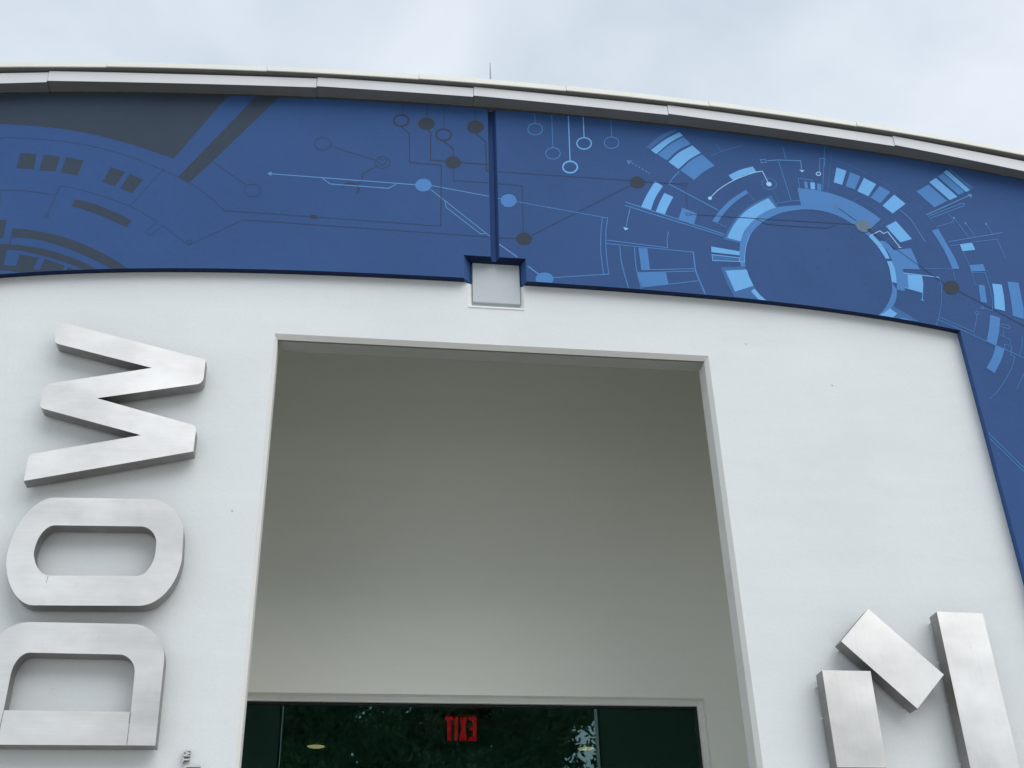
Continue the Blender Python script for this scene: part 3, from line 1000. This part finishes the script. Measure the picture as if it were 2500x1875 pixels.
poly('G', 'light', [(610, 1180), (740, 1192), (752, 1260), (748, 1345), (620, 1310)])
poly('G', 'mid', [(580, 1170), (610, 1178), (620, 1308), (585, 1300)])
line('G', 'light', 8, [(570, 1168), (895, 1208)])
line('G', 'mid', 5, [(895, 1208), (915, 1300), (915, 1420), (890, 1570), (865, 1645)], True)
line('G', 'light', 6, [(585, 1300), (748, 1345), (742, 1410)])
line('G', 'light', 6, [(728, 1410), (758, 1416)])
box_ring('G', 'mid', 5, [(1265, 1482), (1288, 1470), (1290, 1495)])
line('G', 'mid', 5, [(1292, 1485), (1375, 1507)])
ring('G', 'mid', 5, 1234, 1528, 17, 14)
line('H', 'mid', 5, [(683, 990), (655, 1148), (345, 1012)])
line('H', 'mid', 6, [(335, 1035), (1106, 1380), (1400, 1515)])
band('H', 'light', [(905, 720), (925, 830), (935, 958)], [(818, 710), (835, 820), (840, 935)])
band('H', 'mid', [(1055, 702), (1085, 850), (1102, 940), (1102, 1032)], [(955, 692), (985, 850), (995, 920), (1005, 1000)])
band('H', 'mid', [(892, 1018), (880, 1150), (855, 1265)], [(800, 990), (790, 1110), (768, 1225)])
band('H', 'mid', [(930, 1300), (900, 1400), (840, 1518)], [(850, 1265), (820, 1370), (765, 1470)])
line('H', 'mid', 5, [(892, 1075), (970, 1090), (980, 1108), (960, 1115), (890, 1095)])
line('H', 'mid', 4, [(925, 1115), (918, 1185)])
line('H', 'mid', 4, [(885, 1170), (985, 1220), (980, 1265)])
line('H', 'mid', 5, [(930, 1295), (930, 1255), (995, 1280), (985, 1350), (1020, 1370)])
line('H', 'mid', 5, [(1020, 1370), (985, 1490), (885, 1655), (800, 1745)], True)
line('H', 'mid', 5, [(1090, 1190), (1085, 1290), (1065, 1355)])
line('H', 'mid', 5, [(1150, 1420), (1106, 1520), (1040, 1659)])
line('J', 'mid', 4, [(360, 790), (553, 980), (700, 1130)])
line('J', 'mid', 4, [(370, 822), (553, 1000), (700, 1150)])
# dark circuit overlay
line('E', 'slate', 6, [(390, 390), (765, 412)])
line('E', 'slate', 6, [(860, 720), (1659, 770)])
box_ring('E', 'slate', 5, [(805, 708), (858, 707), (855, 730), (812, 732)])
line('F', 'slate', 7, [(220, 545), (760, 575), (1400, 615)])
line('F', 'slate', 6, [(400, 560), (510, 612), (760, 630), (1120, 652), (1205, 612)])
line('G', 'slate', 6, [(-10, 585), (150, 700)])
poly('F', 'greyblue', [(1182, 435), (1205, 418), (1236, 440), (1212, 462)])
line('G', 'slate', 6, [(285, 795), (940, 1262)])
line('G', 'slate', 6, [(1070, 1330), (1475, 1545), (1800, 1720)])
disc('G', 'greyblue', 213, 745, 68, 54, 18)
poly('G', 'dark', [(245, 775), (275, 765), (285, 785), (262, 797)])
disc('G', 'dark', 1005, 1298, 72, 60, 18)
for (x, y) in ((1365, 755), (1130, 870), (1150, 1005), (1030, 1055), (895, 975)):
    disc('F', 'dark', x, y, 6, 5, 0, 8)


# ------------------------------------------------------------------ metal letters and blocks on the wall
def corner(a, c, b, n=12):
    a, c, b = (np.array(p, float) for p in (a, c, b))
    p1, p2 = a + 0.55 * (c - a), b + 0.55 * (c - b)
    return [tuple((1 - t) ** 3 * a + 3 * (1 - t) ** 2 * t * p1 + 3 * (1 - t) * t * t * p2 + t ** 3 * b) for t in [i / n for i in range(n + 1)]]


def rounded(pts):
    out = []
    n = len(pts)
    for i, (x, y, r) in enumerate(pts):
        p = np.array((x, y), float)
        if r <= 0:
            out.append((x, y))
            continue
        a = np.array(pts[i - 1][:2], float)
        b = np.array(pts[(i + 1) % n][:2], float)
        pa = p + (a - p) / np.linalg.norm(a - p) * r
        pb = p + (b - p) / np.linalg.norm(b - p) * r
        out += corner(pa, p, pb, 8)
    return out


def raised(name, reg, loops, y_face, depth, face_mat, label, cat, pins=(), group=None, seams=(), holes=()):
    """a hollow metal letter: front plate, side return and mounting pins, standing off the wall"""
    ox, oy, s = reg
    L3 = [[W(ox + p[0] * s, oy + p[1] * s, y_face) for p in l] for l in loops]
    cx_ = sum(p.x for p in L3[0]) / len(L3[0])
    zmin = min(p.z for p in L3[0])
    root = empty(name, (cx_, 0.0, zmin), label, cat, group)
    ln = [p for l in L3 for p in l]
    toward_viewer(mesh('face_plate', [(p.x, y_face - 0.0015, p.z) for p in ln], tess(L3), face_mat, root))
    v, f = [], []
    for l in L3:
        o = len(v)
        n = len(l)
        v += [(p.x, y_face - 0.0012, p.z) for p in l] + [(p.x, y_face + depth, p.z) for p in l]
        f += [(o + i, o + (i + 1) % n, o + n + (i + 1) % n, o + n + i) for i in range(n)]
    mesh('side_return', v, f, MAT['steel_side'], root)
    back = [[Vector((p.x, y_face + depth - 0.002, p.z)) for p in l] for l in L3]
    flat('back_plate', back, MAT['steel_side'], root)
    for (px, py) in pins:
        c = W(ox + px * s, oy + py * s, -0.018)
        tube('mounting_pin', (c.x, y_face + depth - 0.004, c.z), (c.x, 0.002, c.z), 0.0055, 0.0055, MAT['pin'], root, 8)
    for seam in seams:
        a, b = [W(ox + p[0] * s, oy + p[1] * s, y_face - 0.002) for p in seam[:2]]
        w = seam[2]
        d = (b - a).normalized()
        nrm = Vector((-d.z, 0, d.x)) * w
        toward_viewer(mesh('weld_seam', [a + nrm, b + nrm, b - nrm, a - nrm], [(0, 1, 2, 3)], MAT[seam[3]], root))
    for (px, py, dy) in holes:
        c = W(ox + px * s, oy + py * s, y_face)
        v = [(c.x + 0.004 * math.cos(t), y_face + depth * dy + 0.004 * math.sin(t), c.z - 0.0015) for t in [2 * math.pi * k / 10 for k in range(10)]]
        mesh('drain_hole', v, [tuple(range(10))], MAT['black'], root)
    return root


ZW = (0, 720, 700 / 2002)
ZO = (0, 1200, 700 / 1720)
ZB = (1700, 1300, 800 / 2212)
YF, DP = -0.115, 0.085
w_pts = rounded([(405, 185, 0), (1437, 453, 0), (1417, 618, 38), (676, 722, 0), (1372, 915, 34), (1350, 1093, 0), (165, 1300, 0), (204, 1114, 32),
                 (985, 980, 0), (275, 788, 30), (308, 626, 46), (1060, 510, 0), (378, 336, 30)])
raised('letter_w', ZW, [w_pts], YF, DP, MAT['steel_x'], 'large brushed steel letter W turned on its side, topmost letter on the white wall', 'letter',
       pins=((700, 300), (1250, 520), (600, 690), (1100, 900), (600, 1150)),
       holes=((718, 424, 0.35), (1045, 670, 0.4), (690, 905, 0.35), (955, 1163, 0.4)), group='sideways steel letters beside the entrance')
o_out = corner((38, 400), (105, 35), (330, 37)) + corner((900, 45), (1118, 52), (1100, 270)) + corner((1092, 400), (1050, 690), (830, 686)) + corner((200, 683), (25, 683), (38, 405))
o_in = corner((203, 370), (225, 205), (330, 203)) + corner((850, 210), (940, 215), (938, 310)) + corner((932, 370), (910, 508), (820, 507)) + corner((295, 505), (205, 503), (203, 372))
raised('letter_o', ZO, [o_out, o_in], YF, DP, MAT['steel_x'], 'large brushed steel letter O turned on its side, below the letter W', 'letter',
       pins=((300, 120), (850, 130), (110, 560), (980, 520)), seams=((((288, 508), (278, 545), 0.0013, 'rust')),), group='sideways steel letters beside the entrance')
d_out = corner((-85, 1010), (-40, 781), (180, 783)) + corner((800, 795), (1000, 800), (985, 1010)) + [(932, 1524), (-197, 1518)]
d_in = corner((62, 1110), (85, 966), (180, 967)) + corner((720, 978), (818, 985), (808, 1090)) + [(785, 1322), (22, 1312)]
raised('letter_d', ZO, [d_out, d_in], YF, DP, MAT['steel_x'], 'large brushed steel letter D lying flat side down at the left edge', 'letter',
       pins=((200, 870), (800, 880), (100, 1420), (850, 1420)),
       seams=((((785, 1323), (760, 1520), 0.0018, 'steel_side')), (((22, 1313), (-22, 1517), 0.0018, 'steel_side')), (((780, 1326), (772, 1390), 0.0012, 'rust'))),
       group='sideways steel letters beside the entrance')

YF2, DP2 = -0.125, 0.09
raised('metal_bar', ZB, [[(848, 930), (1175, 936), (1287, 1588), (950, 1585)]], YF2, DP2, MAT['steel_z'],
       'short upright brushed metal block right of the entrance, below the tilted one', 'sign block', pins=((812, 1040), (857, 1252), (905, 1560)), group='metal blocks of the emblem')
raised('metal_bar', ZB, [[(1160, 515), (1670, 960), (1492, 1190), (977, 735)]], YF2 - 0.002, DP2, MAT['steel_z'],
       'tilted brushed metal block between the two upright ones', 'sign block', pins=((966, 795), (1412, 1188)), group='metal blocks of the emblem')
raised('metal_bar', ZB, [[(1622, 535), (1932, 545), (2350, 2290), (2001, 2290)]], YF2, DP2, MAT['steel_z'],
       'tall upright brushed metal block at the right, tallest of the three', 'sign block', pins=((1586, 612), (1645, 876), (1706, 1160), (1792, 1560)), group='metal blocks of the emblem')

ZT = (420, 1800, 120 / 2212)
YT, DT = -0.03, 0.024
tm = empty('trademark_sign', tuple(W(460, 1850, 0)), 'tiny raised metal TM mark on its side beside the letter D', 'sign')


def small(name, pts, root):
    l = [W(ZT[0] + p[0] * ZT[2], ZT[1] + p[1] * ZT[2], YT) for p in pts]
    n = len(l)
    v = [(p.x, YT, p.z) for p in l] + [(p.x, -0.004, p.z) for p in l]
    f = tess([l]) + [(i, (i + 1) % n, n + (i + 1) % n, n + i) for i in range(n)]
    me = mesh(name, v, f, [MAT['steel_x'], MAT['steel_side']], root)
    for p in me.data.polygons:
        if abs(p.normal.y) < 0.5:
            p.material_index = 1
    return me


small('letter_t', [(488, 898), (546, 902), (535, 972), (780, 965), (770, 1030), (522, 1040), (508, 1125), (462, 1125)], tm)
small('letter_m', [(530, 578), (820, 578), (812, 630), (650, 630), (800, 690), (798, 755), (640, 808), (795, 815), (785, 862), (485, 858), (495, 790), (670, 722), (520, 660)], tm)
nl = empty('letter_n', tuple(W(470, 1890, 0)), 'small raised metal letter on its side at the bottom edge under the TM mark', 'letter')
small('letter_body', corner((505, 1560), (520, 1255), (650, 1252)) + [(1268, 1254), (1258, 1345), (640, 1345)] + corner((640, 1345), (600, 1420), (590, 1560)) +
      [(1225, 1700), (1210, 1790), (480, 1780)], nl)

# ------------------------------------------------------------------ things inside and on the roof
ex = empty('exit_sign', tuple(W(1127, 1743, 2.82)), 'red lit EXIT sign hanging behind the dark glass, seen from its back', 'exit sign')
YE = 2.82
ZX = (1030, 1700, 200 / 2212)


def exw(x, y, yy=YE):
    return W(ZX[0] + x * ZX[2], ZX[1] + y * ZX[2], yy)


a = exw(285, 480)
b_ = exw(1880, 500)
box('mounting_bar', a.x, b_.x, YE - 0.05, YE + 0.05, CZ - 0.04, CZ - 0.003, MAT['black'], ex)
pa, pb = exw(560, 540), exw(1560, 1300)
quads('clear_panel', [[(pa.x, YE + 0.004, CZ - 0.04), (pb.x, YE + 0.004, CZ - 0.04), (pb.x, YE + 0.004, pb.z), (pa.x, YE + 0.004, pb.z)]], MAT['acrylic'], ex)
for nm, pts in (('letter_t', [(635, 545), (845, 545), (845, 650), (785, 655), (785, 1195), (685, 1195), (685, 655), (635, 650)]),
                ('letter_i', [(880, 560), (970, 560), (970, 1200), (880, 1200)]),
                ('letter_x', [(1025, 560), (1110, 560), (1122, 620), (1135, 560), (1220, 560), (1165, 870), (1222, 1200), (1135, 1200), (1115, 1130), (1095, 1200), (1005, 1200), (1070, 870)]),
                ('letter_e', [(1250, 560), (1475, 560), (1475, 1205), (1255, 1205), (1265, 1105), (1375, 1095), (1375, 925), (1285, 915), (1285, 830), (1375, 820), (1375, 660), (1270, 655)])):
    l = [exw(x, y) for (x, y) in pts]
    toward_viewer(flat(nm, [l], MAT['exitred'], ex))

for (px, py, lab) in ((771.6, 1821, 'round brass recessed ceiling light behind the glass, left of the exit sign'), (1430.7, 1826, 'round brass recessed ceiling light behind the glass, right of the exit sign')):
    yy = (CZ - W(px, py, 0).z) / (W(px, py, 1).z - W(px, py, 0).z)
    c = W(px, py, yy)
    d = empty('ceiling_downlight', (c.x, c.y, CZ), lab, 'ceiling light', 'lobby downlights')
    v, f = [], []
    prof = [(0.095, -0.004), (0.085, -0.012), (0.07, -0.004), (0.055, 0.05), (0.03, 0.07), (0.0001, 0.075)]
    n = 24
    for r, dz in prof[:3]:
        v += [(c.x + r * math.cos(2 * math.pi * i / n), c.y + r * math.sin(2 * math.pi * i / n), CZ + dz) for i in range(n)]
    for k in range(2):
        f += [(k * n + i, k * n + (i + 1) % n, (k + 1) * n + (i + 1) % n, (k + 1) * n + i) for i in range(n)]
    mesh('trim_ring', v, f, MAT['brass'], d, True)
    v, f = [], []
    for r, dz in ((0.07, -0.004), (0.05, -0.010), (0.02, -0.012)):
        v += [(c.x + r * math.cos(2 * math.pi * i / n), c.y + r * math.sin(2 * math.pi * i / n), CZ + dz) for i in range(n)]
    for k in range(2):
        f += [(k * n + i, k * n + (i + 1) % n, (k + 1) * n + (i + 1) % n, (k + 1) * n + i) for i in range(n)]
    f.append(tuple(range(2 * n, 3 * n)))
    mesh('reflector', v, f, MAT['lamp'], d, True)

sp = W(1197.5, 196, 0.0)
zt = W(1197.5, 154, 0.0).z
rod = empty('lightning_rod', (sp.x, 0.0, z_drip1(sp.x)), 'thin pointed metal lightning rod on the roof edge above the groove', 'lightning rod')
tube('spike', (sp.x, 0, z_drip1(sp.x)), (sp.x, 0, zt), 0.009, 0.002, MAT['spike'], rod, 8)
tube('base', (sp.x, 0, z_drip1(sp.x)), (sp.x, 0, z_drip1(sp.x) + 0.02), 0.012, 0.010, MAT['spike'], rod, 10)


# ------------------------------------------------------------------ trees across the forecourt (mirrored in the glass)
def tree(name, x, y, h, spread, label, seed, n_leaf):
    rnd = random.Random(seed)
    root = empty(name, (x, y, 0), label, 'tree', 'trees facing the entrance')
    trunk_top = Vector((x + rnd.uniform(-0.3, 0.3), y + rnd.uniform(-0.3, 0.3), h * 0.38))
    tube('trunk', (x, y, -0.05), trunk_top, 0.26, 0.17, MAT['bark'], root, 12)
    tips = []
    for k in range(8):
        ang = 2 * math.pi * k / 8 + rnd.uniform(-0.3, 0.3)
        rr = spread * rnd.uniform(0.35, 0.75)
        mid = trunk_top + Vector((math.cos(ang) * rr * 0.5, math.sin(ang) * rr * 0.5, h * rnd.uniform(0.12, 0.25)))
        end = trunk_top + Vector((math.cos(ang) * rr, math.sin(ang) * rr, h * rnd.uniform(0.22, 0.52)))
        tube('limb', trunk_top - Vector((0, 0, 0.2)), mid, 0.12, 0.07, MAT['bark'], root, 8)
        tube('limb', mid, end, 0.07, 0.025, MAT['bark'], root, 6)
        tips += [mid, end]
    clumps = []
    for k in range(46):
        ang = rnd.uniform(0, 2 * math.pi)
        rr = spread * math.sqrt(rnd.random())
        zz = rnd.uniform(-1, 1)
        rad = math.sqrt(max(0.05, 1 - zz * zz * 0.8))
        clumps.append((Vector((x + math.cos(ang) * rr * rad, y + math.sin(ang) * rr * rad, h * 0.66 + zz * h * 0.34)), rnd.uniform(0.55, 1.15)))
    for t in tips:
        clumps.append((t, rnd.uniform(0.6, 1.0)))
    v, f = [], []
    for k in range(n_leaf):
        c, r = rnd.choice(clumps)
        d = Vector((rnd.gauss(0, 1), rnd.gauss(0, 1), rnd.gauss(0, 0.8))).normalized() * r * (rnd.random() ** 0.45)
        p = c + d
        a = Vector((rnd.gauss(0, 1), rnd.gauss(0, 1), rnd.gauss(0, 1))).normalized()
        b = a.orthogonal().normalized()
        s = rnd.uniform(0.06, 0.13)
        o = len(v)
        v += [p - a * s, p + b * s * 0.45, p + a * s, p - b * s * 0.45]
        f.append((o, o + 1, o + 2, o + 3))
    me = bpy.data.meshes.new('crown')
    off = Vector((x, y, 0))
    me.from_pydata([tuple(q - off) for q in v], [], f)
    me.materials.append(MAT['leaf'])
    o = bpy.data.objects.new('crown', me)
    col.objects.link(o)
    o.parent = root
    return root


tree('leafy_tree', -0.3, -17.5, 10.6, 2.7, 'broad leafy tree opposite the entrance, mirrored at the left end of the dark glass', 12, 62000)
tree('leafy_tree', 3.0, -17.0, 10.8, 2.7, 'broad leafy tree opposite the entrance, mirrored behind the exit sign in the dark glass', 5, 66000)
tree('leafy_tree', 8.3, -18.0, 11.0, 2.3, 'broad leafy tree opposite the entrance, mirrored at the right end of the dark glass', 9, 34000)

bpy.context.view_layer.update()
